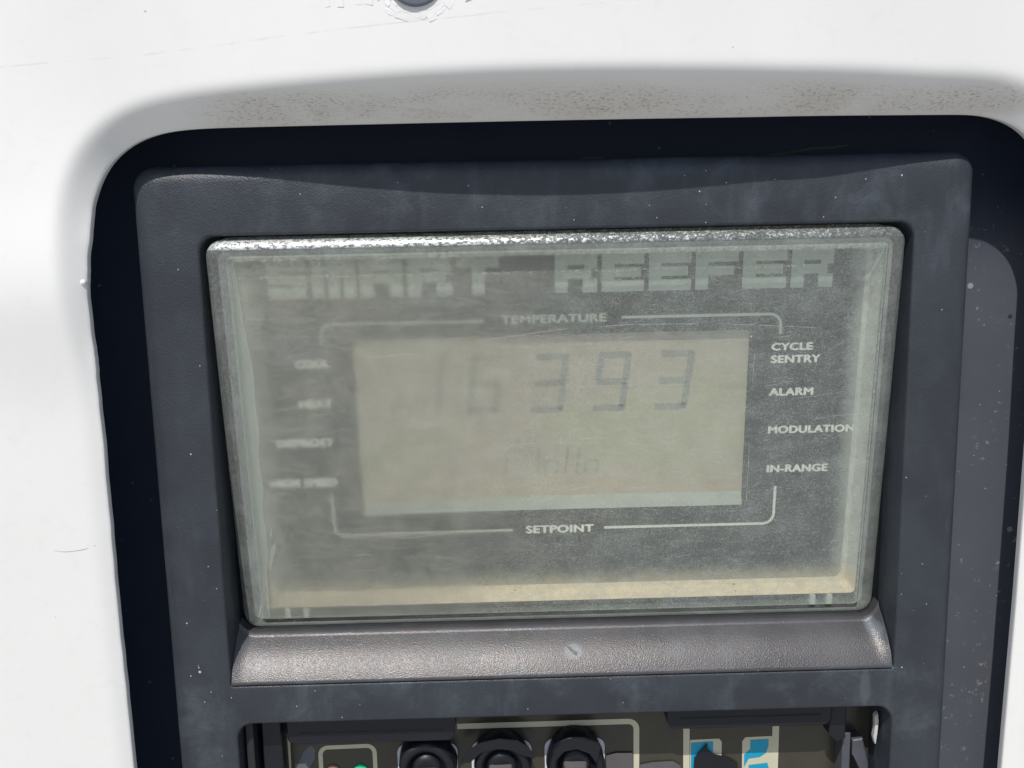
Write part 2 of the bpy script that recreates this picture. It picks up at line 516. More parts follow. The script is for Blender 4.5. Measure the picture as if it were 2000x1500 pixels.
def line_part(name, path, w, place, mat, parent, thick=0.06, label=None):
    bm = bmesh.new()
    s = strip(path, w)
    n = len(path)
    L, R = s[:n], s[n:][::-1]
    rows = []
    for h in (0.02, 0.02 + thick):
        rows.append(([bm.verts.new(place(x, y, h)) for x, y in L], [bm.verts.new(place(x, y, h)) for x, y in R]))
    (l0, r0), (l1, r1) = rows
    for a, b in ((l0, l1), (l1, r1), (r1, r0), (r0, l0)):
        bridge(bm, a, b, closed=False)
    bm.faces.new((l0[0], l1[0], r1[0], r0[0]))
    bm.faces.new((l0[-1], r0[-1], r1[-1], l1[-1]))
    return link(name, bm, mat, parent, smooth=False, label=label)

def text_part(name, body, x0, x1, y_top, y_bot, place, mat, parent, bold=0.095, down=True, squeeze=1.0):
    cu = bpy.data.curves.new('txt', 'FONT')
    cu.body = body
    cu.size = 1
    cu.offset = 0.0
    cu.space_character = 1.06
    cu.resolution_u = 4
    o = bpy.data.objects.new('txt', cu)
    COL.objects.link(o)
    bpy.context.view_layer.update()
    dg = bpy.context.evaluated_depsgraph_get()
    me = bpy.data.meshes.new_from_object(o.evaluated_get(dg))
    bpy.data.objects.remove(o)
    xs = [v.co.x for v in me.vertices]
    ys = [v.co.y for v in me.vertices]
    ax, bx, ay, by = min(xs), max(xs), min(ys), max(ys)
    bm = bmesh.new()
    hh = abs(y_bot - y_top)
    k = bold * hh
    for q, (ox, oy) in enumerate(((0, 0), (-k, 0), (k, 0), (0, -k * 0.6), (0, k * 0.6))):   # struck several times for weight
        n0 = len(bm.verts)
        bm.from_mesh(me)
        bm.verts.ensure_lookup_table()
        for v in bm.verts[n0:]:
            u = x0 + k + (v.co.x - ax) / (bx - ax) * (x1 - x0 - 2 * k) + ox
            w = y_bot + (v.co.y - ay) / (by - ay) * (y_top - y_bot) + oy
            v.co = place(u, w, 0.05 + 0.012 * q)
    bm.to_mesh(me)
    bm.free()
    me.materials.append(mat)
    ob = bpy.data.objects.new(name, me)
    COL.objects.link(ob)
    ob.parent = parent
    ob.location = -world_loc(parent)
    return ob

# ================================================================== concrete yard under the vehicle: unseen, added to bounce light onto the shaded lip
bm = bmesh.new()
bm.faces.new([bm.verts.new((x, y, -1.9)) for x, y in ((-60, -60), (60, -60), (60, 60), (-60, 60))])
yard = NB('yard_concrete')
yard = yard.done(yard.pbr(yard.mix(yard.noise(300, 4), (0.35, 0.34, 0.32), (0.41, 0.40, 0.38)), 0.9, None, 0.2))
gme = bpy.data.meshes.new('bounce_ground')
bm.to_mesh(gme)
bm.free()
gme.materials.append(yard)
go = bpy.data.objects.new('bounce_ground', gme)
COL.objects.link(go)
go['kind'] = 'structure'

# ================================================================== white housing
def corner(cx, cz, rx, rz, a0, a1, n, e=2.3):
    out = []
    for k in range(n + 1):
        a = math.radians(a0 + (a1 - a0) * k / n)
        c, s = math.cos(a), math.sin(a)
        out.append((cx + rx * math.copysign(abs(c) ** (2 / e), c), cz + rz * math.copysign(abs(s) ** (2 / e), s)))
    return out
def resample(pts, step):
    out = [pts[0]]
    acc = 0
    for a, b in zip(pts, pts[1:]):
        d = math.dist(a, b)
        k = max(1, int(round(d / step)))
        for i in range(1, k + 1):
            out.append((a[0] + (b[0] - a[0]) * i / k, a[1] + (b[1] - a[1]) * i / k))
    return out
rim = [(-129.0, -330), (-129.9, -176), (-130.3, -127), (-130.2, -96), (-130.1, -70), (-130.4, -52), (-130.5, -38),
       (-130.6, -29.2), (-130.0, -16.8), (-128.9, -9.3), (-126.7, -2.5), (-123.3, 2.4), (-118.4, 6.3), (-112.6, 8.7), (-105.6, 9.8), (-96, 10.1), (-50, 10.0), (60, 10.0)]
rim += corner(114.0, -12.5, 23.4, 22.4, 90, 0, 18)
rim += [(137.8, -60), (137.2, -133), (136.2, -186), (134, -330)]
rim = resample(rim, 1.6)
for _ in range(14):                                  # ease the joints between the measured stretches
    rim = [rim[0]] + [tuple((rim[i - 1][q] + 2 * rim[i][q] + rim[i + 1][q]) / 4 for q in (0, 1)) for i in range(1, len(rim) - 1)] + [rim[-1]]
N = len(rim)
nrm = []
for i in range(N):
    a, b = Vector(rim[max(0, i - 1)]), Vector(rim[min(N - 1, i + 1)])
    d = (b - a).normalized()
    nrm.append(Vector((-d.y, d.x)))
for _ in range(6):                                   # smooth the normals round the corners
    nrm = [(nrm[max(0, i - 1)] + nrm[i] + nrm[min(N - 1, i + 1)]).normalized() for i in range(N)]

def slope_int(u, a, b):
    if u <= a:
        return u
    v = min(u, b)
    L = b - a
    return a + 0.5 * (v - a) + 0.5 * L / math.pi * math.sin(math.pi * (v - a) / L)
def fall(i):
    """how far from the cut edge the hollow starts and stops easing out"""
    x, z = rim[i]
    t = max(0.0, nrm[i].y) ** 2
    kt = 1 - (0.55 if x < -4 else 0.24) * min(1.0, ((x + 4) / 108) ** 2)
    ks = 0.34 * min(1.0, max(0.0, (z + 62) / 40))
    k = kt * t + ks * (1 - t)
    return 0.8 + 7.6 * k, 6.5 + 7.8 * k

def m0(i):
    x, z = rim[i]
    topness = max(0.0, nrm[i].y)
    side = 0.86 if z > -36 else max(0.40, 0.86 - (-36 - z) / 30 * 0.46)
    top = 0.69 + 0.26 * max(0.0, 1 - ((x + 4) / 122) ** 2)
    return side * (1 - topness ** 2) + top * topness ** 2
def d0(i):
    """depth of the cut edge: the panel bulges at the top centre and along the sides"""
    x, z = rim[i]
    if x < 0 and z < 9.0:
        return 4.5 + 7.7 * min(1.0, (9.0 - z) / 42)
    if z > -20:
        return 4.5 + 4.8 * max(0.0, 1 - ((x + 4) / 118) ** 2) + (1.0 if x > 60 else 0)
    return 4.5 + min(1.0, (-20 - z) / 60) * (7.7 if x < 0 else 0.5)
us = [0, 0.6, 1.2, 2, 3, 4, 5, 6, 7, 8, 9, 10, 11, 12, 13, 14, 15, 16, 17, 18, 19, 20, 21, 22, 23, 24, 26, 30, 40, 60, 100, 150]
ms = [m0(i) for i in range(N)]
ds = [d0(i) for i in range(N)]
fs = [fall(i) for i in range(N)]
for _ in range(20):
    fs = [tuple((fs[max(0, i - 1)][q] + fs[i][q] + fs[min(N - 1, i + 1)][q]) / 3 for q in (0, 1)) for i in range(N)]
for _ in range(30):
    ds = [(ds[max(0, i - 1)] + ds[i] + ds[min(N - 1, i + 1)]) / 3 for i in range(N)]
for _ in range(20):
    ms = [(ms[max(0, i - 1)] + ms[i] + ms[min(N - 1, i + 1)]) / 3 for i in range(N)]
hous = thing('unit_housing', 'white gelcoat housing with grimy hollow around a rounded cut-out', 'housing', W(0, 20, -330))
bm = bmesh.new()
rows = []
jit = [random.gauss(0, 1) for _ in range(N)]
for _ in range(2):
    jit = [(jit[i - 1] + jit[i] + jit[(i + 1) % N]) * 0.45 for i in range(N)]
def rough_cut(i):                                    # the hand-sawn stretch on the left
    x, z = rim[i]
    if x > -120:
        return 0.0
    q = min(1.0, max(0.0, (-6 - z) / 12))
    return q * (0.22 if z > -60 else 0.07)
def shell_d(i, u):
    return ds[i] + ms[i] * slope_int(u, *fs[i])
for dd, uu in ((-3.2, 0.5), (-1.2, 0.12), (-0.25, 0.0)):
    rows.append([bm.verts.new(W(rim[i][0] + nrm[i].x * (uu + jit[i] * rough_cut(i)), ds[i] + dd, rim[i][1] + nrm[i].y * (uu + jit[i] * rough_cut(i)))) for i in range(N)])
for u in us:
    w = max(0, 1 - u / 1.5)
    rr = u + 0.15
    rows.append([bm.verts.new(W(rim[i][0] + nrm[i].x * (rr + w * jit[i] * rough_cut(i)), shell_d(i, u), rim[i][1] + nrm[i].y * (rr + w * jit[i] * rough_cut(i)))) for i in range(N)])
for a, b in zip(rows, rows[1:]):
    bridge(bm, a, b, closed=False)
link('shell', bm, M['white'], hous, angle=60)

def shell_surface(x, z):
    """depth of the housing skin over the opening, for things lying on it"""
    i = min(range(N), key=lambda k: (rim[k][0] - x) ** 2 + (rim[k][1] - z) ** 2)
    u = max(0.0, (Vector((x, z)) - Vector(rim[i])).dot(nrm[i]) - 0.15)
    return shell_d(i, u)
# bolt with cracked paint round it at the top edge, and flaking strips beside it
bx, bz = -37.0, 44.6
bd = shell_surface(bx, bz) + 0.1
bm = bmesh.new()
prev = None
for r, h in ((7.4, -0.6), (7.3, 0.6), (6.9, 1.1), (5.5, 1.35), (2.5, 1.45)):
    L = add_loop(bm, [W(bx + r * math.cos(k * math.pi / 24), bd + h, bz + r * math.sin(k * math.pi / 24)) for k in range(48)])
    if prev:
        bridge(bm, prev, L)
    prev = L
bm.faces.new(prev)
link('bolt_head', bm, M['bolt'], hous)

def flake(bm, pts, h):
    cx = sum(p[0] for p in pts) / len(pts)
    cz = sum(p[1] for p in pts) / len(pts)
    tilt_ = (random.uniform(-1, 1) * 0.04, random.uniform(-1, 1) * 0.04)
    a = [bm.verts.new(W(x, shell_surface(x, z) - 0.05, z)) for x, z in pts]
    b = [bm.verts.new(W(x, shell_surface(x, z) + h + tilt_[0] * (x - cx) + tilt_[1] * (z - cz), z)) for x, z in pts]
    bm.faces.new(b)
    bridge(bm, a, b)
bm = bmesh.new()
rings = [7.9, 9.0, 10.2, 11.4]
for ri in range(3):
    k = 0.0
    while k < 360:
        dk = random.uniform(9, 19)
        a0, a1 = math.radians(k + 0.6), math.radians(min(360, k + dk) - 0.6)
        r0 = rings[ri] + random.uniform(-0.05, 0.25)
        r1 = rings[ri + 1] + random.uniform(-0.25, 0.1)
        if ri == 2:
            r1 += random.uniform(-0.9, 0.5)
        if not (ri == 2 and random.random() < 0.25):
            flake(bm, [(bx + r * math.cos(a) + random.uniform(-.1, .1), bz + r * math.sin(a) + random.uniform(-.1, .1))
                       for r, a in ((r0, a0), (r1, a0), (r1 + random.uniform(-.2, .3), (a0 + a1) / 2), (r1, a1), (r0, a1))], random.uniform(0.03, 0.09))
        k += dk
link('cracked_paint', bm, M['crack'], hous, smooth=False, label='brittle cracked paint ring around the bolt')
bm = bmesh.new()
x = -63.0
while x < -49.5:
    wdt = random.uniform(1.4, 3.6)
    z0 = 37.6 + (1.2 if x < -62 else 0) + (x + 63) * 0.055 + random.uniform(-.25, .25)
    flake(bm, [(x + .1, z0 + random.uniform(0, .5)), (x + wdt - .1, z0 + random.uniform(-.1, .4)), (x + wdt - .1, 45), (x + .1, 45)], random.uniform(0.04, 0.10))
    x += wdt
link('cracked_paint', bm, M['crack'], hous, smooth=False, label='flaking paint strip left of the bolt')
bm = bmesh.new()
flake(bm, [(-24.5, 38.3), (-22.5, 38.9), (-12, 39.6), (-12, 45), (-24.0, 45)], 0.15)
link('cracked_paint', bm, M['crack'], hous, smooth=False, label='peeling paint edge right of the bolt')
# hairline scratch and pinhole on the left flank
def on_shell(x, z, h=0.0):
    return W(x, shell_surface(x, z) + h, z)

hair = [(-146.1, -106.5), (-143.5, -107.0), (-140.9, -106.9), (-137.5, -106.4), (-134.2, -105.3)]
line_part('hair', hair, [0.04, 0.07, 0.1, 0.14, 0.08], on_shell, simple('dark_hair', (0.34, 0.33, 0.32), 0.7), hous, 0.04, label='thin curved hair stuck on the left flank')
bm = bmesh.new()
bmesh.ops.create_uvsphere(bm, u_segments=16, v_segments=10, radius=0.00085)
dp = link('paint_drip', bm, M['crack'], hous)
dp.location = on_shell(-131.5, -31.0, -0.2) - hous.location
# ================================================================== controller
ctl = thing('refrigeration_controller', 'black framed control unit with hazy display and keypad', 'controller', W(0, -15, -300))

# backing plate round the bezel
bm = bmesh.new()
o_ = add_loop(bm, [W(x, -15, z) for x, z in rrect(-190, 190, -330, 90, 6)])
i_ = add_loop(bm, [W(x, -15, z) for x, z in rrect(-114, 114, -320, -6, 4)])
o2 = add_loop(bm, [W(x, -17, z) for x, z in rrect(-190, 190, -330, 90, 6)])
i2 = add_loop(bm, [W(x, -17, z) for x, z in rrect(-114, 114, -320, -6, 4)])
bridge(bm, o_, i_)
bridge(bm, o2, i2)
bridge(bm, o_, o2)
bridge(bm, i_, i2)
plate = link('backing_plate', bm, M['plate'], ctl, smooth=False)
# scuffs on the plate above the bezel
pl = flat(-15)
line_part('scuff', [(45.0, 1.1), (52, 1.4), (60, 1.5), (70, 2.6), (78, 3.8), (84, 3.9), (89, 4.6)], [0.25, .7, .8, .6, .7, .8, .2], pl, M['moss'], plate, label='thin greenish scrape above the bezel')
line_part('scuff', [(0.5, 0.55), (4, 1.0), (9, 1.5), (14, 1.7), (19, 0.9)], [0.2, 1.0, 1.9, 2.0, .2], pl, M['moss'], plate, label='smear of green algae above the bezel')

# bezel
bm = bmesh.new()
R_ = 5.0
secs = [(0, -15.2), (0, -R_)] + [(R_ * (1 - math.cos(a)), -R_ + R_ * math.sin(a)) for a in [math.radians(q) for q in (15, 30, 45, 60, 75, 90)]]
prev = None
first = None
for ins, d in secs:
    L = add_loop(bm, [W(x, d, z) for x, z in rrect(-122.2 + ins, 121.0 - ins, -320 + ins, 1.0 - ins, max(0.8, 6.5 - ins), 8)])
    if prev:
        bridge(bm, prev, L)
    prev = L
face_outer = prev
def opening(x0, x1, z0, z1, r, back):
    """rounded lip going into the bezel; back = list of (inset x, dz_bottom, depth)"""
    prev = None
    front = None
    for e, d in ((0.9, 0.0), (0.45, -0.12), (0.12, -0.45), (0.0, -0.9)):
        L = add_loop(bm, [W(x, d, z) for x, z in rrect(x0 - e, x1 + e, z0 - e, z1 + e, r, 6)])
        if prev:
            bridge(bm, prev, L)
        else:
            front = L
        prev = L
    for (ix, zb, zt, d) in back:
        L = add_loop(bm, [W(x, d, z) for x, z in rrect(x0 + ix, x1 - ix, zb, zt, r, 6)])
        bridge(bm, prev, L)
        prev = L
    return front
f1 = opening(-103.4, 103.0, -156.4, -18.9, (4.5, 4.5, 1.2, 1.2), [(0.1, -156.4, -18.9, -13.0)])
f2 = opening(-102.6, 103.2, -300, -169.2, (5, 5, 5, 5), [(0.6, -300, -169.6, -16.5)])
fill_holes(bm, [face_outer, f1, f2])
bez = link('bezel', bm, M['bezel'], ctl, angle=40)

# sloped sill under the display, with a rounded junction at each end
bm = bmesh.new()
prof = [(-15.0, -143.6), (-11.2, -143.7), (-11.0, -144.9), (-10.3, -145.4), (-8, -146.7), (-4, -150.0), (-1, -153.7), (-0.1, -155.0), (0.25, -155.5), (0.1, -156.1), (-0.8, -156.6), (-4, -156.9)]
cols = []
for k, xx in enumerate([-103.2, -101.6, -100, -98.7] + [-90 + 10 * j for j in range(19)] + [96, 98.2, 99.3, 100.2, 100.9, 101.6, 102.4]):
    fl = 0.0
    if xx > 98:
        fl = ((xx - 98) / 4.4) ** 2 * 4.6
    if xx < -98.5:
        fl = ((-98.5 - xx) / 3.9) ** 2 * 2.2
    row = []
    for j, (d, z) in enumerate(prof):
        w = min(1.0, max(0.0, -d / 11.0)) if j < 7 else 0.0
        row.append(bm.verts.new(W(xx, d, z + fl * (0.35 + 0.65 * w) if j < 7 else z)))
    cols.append(row)
for a, b in zip(cols, cols[1:]):
    bridge(bm, a, b, closed=False)
sill = link('sill', bm, M['sill'], ctl, angle=50)
# pale rubbed spot with a short slot in it
def on_sill(x, z, h=0.0):
    d = -0.1
    for (d_a, z_a), (d_b, z_b) in zip(prof[3:8], prof[4:8]):
        if z_b <= z <= z_a:
            d = d_a + (z - z_a) / (z_b - z_a) * (d_b - d_a)
    return W(x, d + h * 0.7, z + h * 0.7)
line_part('slot', [(1.2, -148.6), (2.1, -149.3), (3.3, -150.1), (4.3, -150.6)], [0.25, 0.75, 0.95, .8], on_sill, simple('slot_grime', (0.12, 0.12, 0.10), 0.7), sill, 0.05, label='short dark slot in the middle of the sill')
# dark tray behind the display
bm = bmesh.new()
a = add_loop(bm, [W(x, -12.8, z) for x, z in rrect(-103.9, 103.5, -156.9, -18.4, 3, 4)])
b_ = add_loop(bm, [W(x, -34, z) for x, z in rrect(-103.9, 103.5, -156.9, -18.4, 3, 4)])
bridge(bm, a, b_)
bm.faces.new(b_)
link('display_tray', bm, M['tray'], ctl, smooth=False)

# clear cover: a moulded box lid
bm = bmesh.new()
def tl(x0, x1, t0, t1, r, g, n=6):
    return add_loop(bm, [T(x, -z, g) for x, z in rrect(x0, x1, -t1, -t0, r, n)])
X0, X1, T0, T1 = -102.3, 101.3, 0.1, 123.6
ob = tl(X0, X1, T0, T1, 5, 12)
prev = ob
for ins, g in ((0, 3.2), (0.25, 2.1), (0.85, 1.0), (1.9, 0.3), (3.2, 0.02)):
    L = tl(X0 + ins, X1 - ins, T0 + ins, T1 - ins * 0.55, max(1.0, 5 - ins), g)
    bridge(bm, prev, L)
    prev = L
wf = tl(-95.6, 95.6, 5.2, 121.4, 1.2, 0.0)
bridge(bm, prev, wf)
f = bm.faces.new(wf)
f.material_index = 1
ib = tl(X0 + 3.4, X1 - 3.4, T0 + 3.4, T1 - 2.2, 2.4, 12)
bridge(bm, ob, ib)
ii = tl(X0 + 3.4, X1 - 3.4, T0 + 3.4, T1 - 2.2, 2.4, 2.6)
bridge(bm, ib, ii)
wb = tl(-95.6, 95.6, 5.2, 121.4, 1.2, 2.6)
bridge(bm, ii, wb)
f = bm.faces.new(wb)
f.material_index = 1
cover = link('display_cover', bm, [M['rim'], M['window']], ctl, angle=30)
for xx in (-88.5, -82.5, 82.5, 88.0):               # moulded posts seen through the bottom of the cover
    bm = bmesh.new()
    a = tl(xx - 0.9, xx + 0.9, 118.8, 122.2, 0.3, 3.8, 2)
    b_ = tl(xx - 0.9, xx + 0.9, 118.8, 122.2, 0.3, 9.0, 2)
    bm.faces.new(a)
    bm.faces.new(b_)
    bridge(bm, a, b_)
    link('moulded_post', bm, simple('pale_post', (0.50, 0.55, 0.48), 0.5), cover, smooth=False)
# long scratches on the cover face
cf = tilt(0)
def broken(path, w, frac, seed):
    """a scratch that fades in and out: short pieces of uneven width along one line"""
    rnd = random.Random(seed)
    pts = resample(path, 1.3)
    i = 0
    while i < len(pts) - 2:
        k = rnd.randint(3, 9)
        if rnd.random() < frac:
            seg = pts[i:i + k + 1]
            ws = [w * rnd.uniform(0.45, 1.1) for _ in seg]
            ws[0] = ws[-1] = 0.02
            line_part('scratch', seg, ws, cf, M['scratch'], cover, 0.02)
        i += k
broken([(-55, 35.3), (-45, 34.2), (-20, 30.4), (0, 28.0), (20, 27.0), (45, 27.2), (65, 28.4), (78, 29.4)], 0.10, 0.8, 1)
broken([(58.0, 24.6), (58.0, 50), (57.9, 84)], 0.10, 0.75, 2)
broken([(-50, 70.2), (-30, 66.0), (-10, 63.2), (12, 61.6)], 0.09, 0.55, 3)
for q in range(16):
    rnd = random.Random(100 + q)
    x0, t0, L = rnd.uniform(-70, 80), rnd.uniform(12, 112), rnd.uniform(5, 18)
    broken([(x0, t0), (x0 + L * 0.5, t0 - L * rnd.uniform(0.02, 0.10)), (x0 + L, t0 - L * rnd.uniform(0.08, 0.16))], 0.07, 0.6, q)

# weathered inner sheet
bm = bmesh.new()
a = tl(-96.6, 96.6, 5.0, 121.8, 1.0, 3.0)
b_ = tl(-96.6, 96.6, 5.0, 121.8, 1.0, 3.5)
f = bm.faces.new(a)
f2_ = bm.faces.new(b_)
f2_.material_index = 1
bridge(bm, a, b_, mi=0)
link('inner_sheet', bm, [M['frost'], M['window']], ctl, smooth=False)

# loosened film along the left side, with a torn shard and a crack at the foot
peel = NB('loose_film')
peel = peel.done(peel.mixsh(0.30, peel.sh('Transparent', Color=(0.97, 0.98, 0.97)), peel.mixsh(0.4, peel.sh('Diffuse', Color=(0.70, 0.74, 0.71)), peel.sh('Translucent', Color=(0.8, 0.8, 0.76)))))
pg = tilt(2.95)
poly_part('loose_film', [[(-96.4, 5.4), (-94.6, 5.4), (-93.4, 22), (-91.9, 40), (-92.1, 52), (-91.8, 58), (-92.8, 67.6), (-92.3, 77.7), (-93.2, 84.5), (-92.7, 92), (-92.9, 100.3), (-93.6, 104), (-94.2, 121.5), (-96.4, 121.5)]], pg, peel, cover, 0.04)
poly_part('loose_film', [[(-92.5, 100.5), (-91.6, 96.5), (-90.0, 95.0), (-90.2, 97.5), (-91.8, 101.5), (-92.7, 106)], [(-91.6, 93.5), (-91.3, 90.5), (-90.7, 90.2), (-91.0, 92.8)]], pg, peel, cover, 0.04, label='torn shard of loose film')
line_part('crack', [(-97.8, 121.0), (-96.4, 116), (-94.9, 109.5), (-95.6, 104)], [0.35, 0.28, 0.2, 0.1], pg, M['scratch'], cover, 0.03)

# inner frame (dusty walls), print panel with its screen opening, screen
bm = bmesh.new()
a = tl(-96.4, 96.4, 5.4, 118.6, 1.5, 4.4)
b_ = tl(-94.6, 94.6, 6.2, 116.6, 2.0, 8.6)
c_ = tl(-92.6, 93.0, 7.0, 115.0, 2.5, 9.6)
bridge(bm, a, b_)
bridge(bm, b_, c_)
link('inner_frame', bm, M['frame'], ctl, angle=20)
bm = bmesh.new()
a = tl(-93.2, 93.6, 6.6, 115.6, 2.5, 9.4)
h1 = tl(-63, 59.5, 31.3, 89.2, 1.2, 9.4)
bridge(bm, h1, tl(-63, 59.5, 31.3, 89.2, 1.2, 10.9))
fill_holes(bm, [a, h1])
panel = link('print_panel', bm, M['board'], ctl, smooth=False)
bm = bmesh.new()
a = tl(-62.9, 59.4, 31.4, 89.1, 1.1, 10.9)
bm.faces.new(a)
b_ = tl(-62.9, 59.4, 31.4, 89.1, 1.1, 14.0)
bm.faces.new(b_)
bridge(bm, a, b_)
lcd = link('lcd_screen', bm, M['lcd'], ctl, smooth=False)
bm = bmesh.new()
L1 = [T(-62.8, 88.9, 9.5), T(59.3, 88.9, 9.5), T(59.3, 84.6, 10.85), T(-60.5, 84.6, 10.85)]
L2 = [T(-62.8, 88.95, 10.8), T(59.3, 88.95, 10.8), T(59.3, 84.6, 10.88), T(-60.5, 84.6, 10.88)]
a, b_ = add_loop(bm, L1), add_loop(bm, L2)
bm.faces.new(a)
bm.faces.new(b_)
bridge(bm, a, b_)
link('screen_lip', bm, M['board_low'], ctl, smooth=False)

pp = tilt(9.4)
def arc(cx, cy, r, a0, a1, n=6):
    return [(cx + r * math.cos(math.radians(a0 + (a1 - a0) * k / n)), cy + r * math.sin(math.radians(a0 + (a1 - a0) * k / n))) for k in range(n + 1)]
BW = 0.85
line_part('bracket_line', [(-72, 33.0)] + arc(-68.5, 30.0, 3.5, 180, 270) + [(-22.5, 26.6)], BW, pp, M['ink_dull'], panel, 0.05)
line_part('bracket_line', [(19.5, 26.5)] + arc(65, 30.0, 3.5, 270, 360) + [(68.5, 32.8)], BW, pp, M['ink_dull'], panel, 0.05)
line_part('bracket_line', [(-72.3, 81.8)] + arc(-69, 92.4, 3.3, 180, 90) + [(-15.0, 95.7)], BW, pp, M['ink_line'], panel, 0.05)
line_part('bracket_line', [(14.7, 95.6)] + arc(66.4, 92.2, 3.4, 90, 0) + [(69.8, 82.7)], BW, pp, M['ink'], panel, 0.05)
for body, x0, x1, yt, yb, mt in (('TEMPERATURE', -17.3, 15.0, 25.2, 27.6, 'ink_dull'), ('SETPOINT', -10.8, 11.4, 94.4, 96.9, 'ink'),
        ('CYCLE', 66.0, 78.9, 35.7, 37.9, 'ink'), ('SENTRY', 66.0, 81.5, 39.6, 41.9, 'ink'), ('ALARM', 66.0, 80.0, 50.1, 52.4, 'ink'),
        ('MODULATION', 66.4, 94.0, 62.5, 64.8, 'ink'), ('IN-RANGE', 66.7, 86.4, 75.5, 77.9, 'ink'),
        ('COOL', -80.5, -69.9, 37.5, 39.9, 'ink'), ('HEAT', -80.4, -69.8, 50.1, 52.5, 'ink'), ('DEFROST', -88.2, -70.2, 62.8, 65.2, 'ink'),
        ('HIGH SPEED', -93.0 + 1.5, -70.2, 76.0, 78.5, 'ink')):
    text_part('lettering', body, x0, x1, yt, yb, pp, M[mt], panel, 0.13 if x0 < -60 else 0.095)

# the block-letter title, each letter as slabs on a coarse grid
def cells(spec):
    return spec
GL = {  # rectangles in unit letter space, y down
    'S': [(0, 0, 1, .29), (0, .29, .30, .36), (0, .36, 1, .63), (.70, .63, 1, .70), (0, .70, 1, 1)],
    'M': [(0, 0, 1, .27), (0, .27, .27, 1), (.37, .27, .63, 1), (.73, .27, 1, 1)],
    'A': [(0, 0, 1, .29), (0, .29, .30, .39), (.70, .29, 1, .39), (0, .39, 1, .64), (0, .64, .31, 1), (.69, .64, 1, 1)],
    'R': [(0, 0, 1, .29), (0, .29, .30, .39), (.70, .29, 1, .39), (0, .39, .86, .64), (0, .64, .31, 1), (.66, .64, 1, 1)],
    'T': [(0, 0, 1, .30), (.36, .30, .66, 1)],
    'E': [(0, 0, 1, .29), (0, .29, .30, .37), (0, .37, .92, .62), (0, .62, .30, .70), (0, .70, 1, 1)],
    'F': [(0, 0, 1, .29), (0, .29, .30, .39), (0, .39, .9, .63), (0, .63, .30, 1)],
}
for ch, x0, x1 in (('S', -86.6, -75.2), ('M', -73.4, -60.4), ('A', -59.2, -46.4), ('R', -45.0, -31.8), ('T', -30.4, -17.4),
                   ('R', -0.8, 12.0), ('E', 13.4, 26.2), ('E', 27.6, 40.4), ('F', 41.7, 54.6), ('E', 56.0, 69.3), ('R', 70.7, 83.4)):
    pol = []
    for a0, b0, a1, b1 in GL[ch]:
        f_ = lambda u, v_: (x0 + (x1 - x0) * u, 6.9 + 11.7 * v_)
        pol.append([f_(a0, b0), f_(a1, b0), f_(a1, b1), f_(a0, b1)])
    poly_part('lettering', pol, pp, M['ink_dull'], panel, 0.04)

# faint numerals of the screen
ls = tilt(10.9)
def seg_poly(x0, x1, y0, y1, on, w=2.1, sl=1.1):
    ym = (y0 + y1) / 2
    def sh_(x, y):
        return (x + sl * (ym - y) / (y1 - y0) * 2, y)
    R4 = {'a': (x0 + .5, y0, x1 - .5, y0 + w), 'g': (x0 + .7, ym - w / 2, x1 - .7, ym + w / 2), 'd': (x0 + .5, y1 - w, x1 - .5, y1),
          'f': (x0, y0 + .5, x0 + w, ym - .3), 'b': (x1 - w, y0 + .5, x1, ym - .3), 'e': (x0, ym + .3, x0 + w, y1 - .5), 'c': (x1 - w, ym + .3, x1, y1 - .5)}
    out = []
    for k in on:
        a0, b0, a1, b1 = R4[k]
        out.append([sh_(a0, b0), sh_(a1, b0), sh_(a1, b1), sh_(a0, b1)])
    return out
for x0, x1, on, mt in ((-46.5, -35.5, 'bc', 'ghost'), (-28.0, -17.5, 'afegcd', 'ghost'), (-8.0, 2.8, 'agdbc', 'digit'), (11.6, 22.2, 'afgbcd', 'digit'), (31.0, 41.8, 'agbcd', 'digit')):
    poly_part('digit', seg_poly(x0, x1, 37.5, 56.6, on), ls, M[mt], lcd, 0.03)
for x0, on in ((-17.0, 'afe'), (-10.6, 'bc'), (-4.2, 'egc'), (2.2, 'efbc'), (8.6, 'ecg')):
    poly_part('digit', seg_poly(x0, x0 + 4.6, 68.0, 77.5, on, 0.9, 0.5), ls, M['ghost'], lcd, 0.03)

# ------------------------------------------------------------------ keypad bay
KD = -15.0
kf = flat(KD)
bm = bmesh.new()
a = add_loop(bm, [W(x, KD, z) for x, z in rrect(-103.2, 103.8, -300, -168.8, 3, 3)])
b_ = add_loop(bm, [W(x, KD - 6, z) for x, z in rrect(-103.2, 103.8, -300, -168.8, 3, 3)])
bm.faces.new(a)
bm.faces.new(b_)
bridge(bm, a, b_)
kp = link('keypad_plate', bm, M['key'], ctl, smooth=False)
def arcz(cx, cz, r, a0, a1, n=6):
    return arc(cx, cz, r, a0, a1, n)
line_part('printed_line', [(-34.9, -180.4)] + arcz(22.0, -183.0, 2.7, 90, 0) + [(24.7, -215)], 1.9, kf, M['cream'], kp, 0.05)
line_part('printed_line', [(-91.3, -181), (-91.9, -215)], 2.0, kf, M['cream'], kp, 0.05)
line_part('printed_line', [(-80.6, -215), (-80.6, -189.2)] + arcz(-78.0, -189.2, 2.6, 180, 90) + arcz(-65.2, -189.0, 2.6, 90, 0) + [(-62.6, -215)], 1.4, kf, M['cream'], kp, 0.05)
line_part('printed_line', [(41.4, -176), (41.6, -215)], 2.1, kf, M['cream'], kp, 0.05)
line_part('printed_line', [(71.4, -176), (71.2, -215)], 2.2, kf, M['cream'], kp, 0.05)
poly_part('printed_label', [[(42.7, -187.6), (52.4, -187.4), (53.3, -188.6), (53.3, -215), (42.7, -215)]], kf, M['cream'], kp, 0.05)
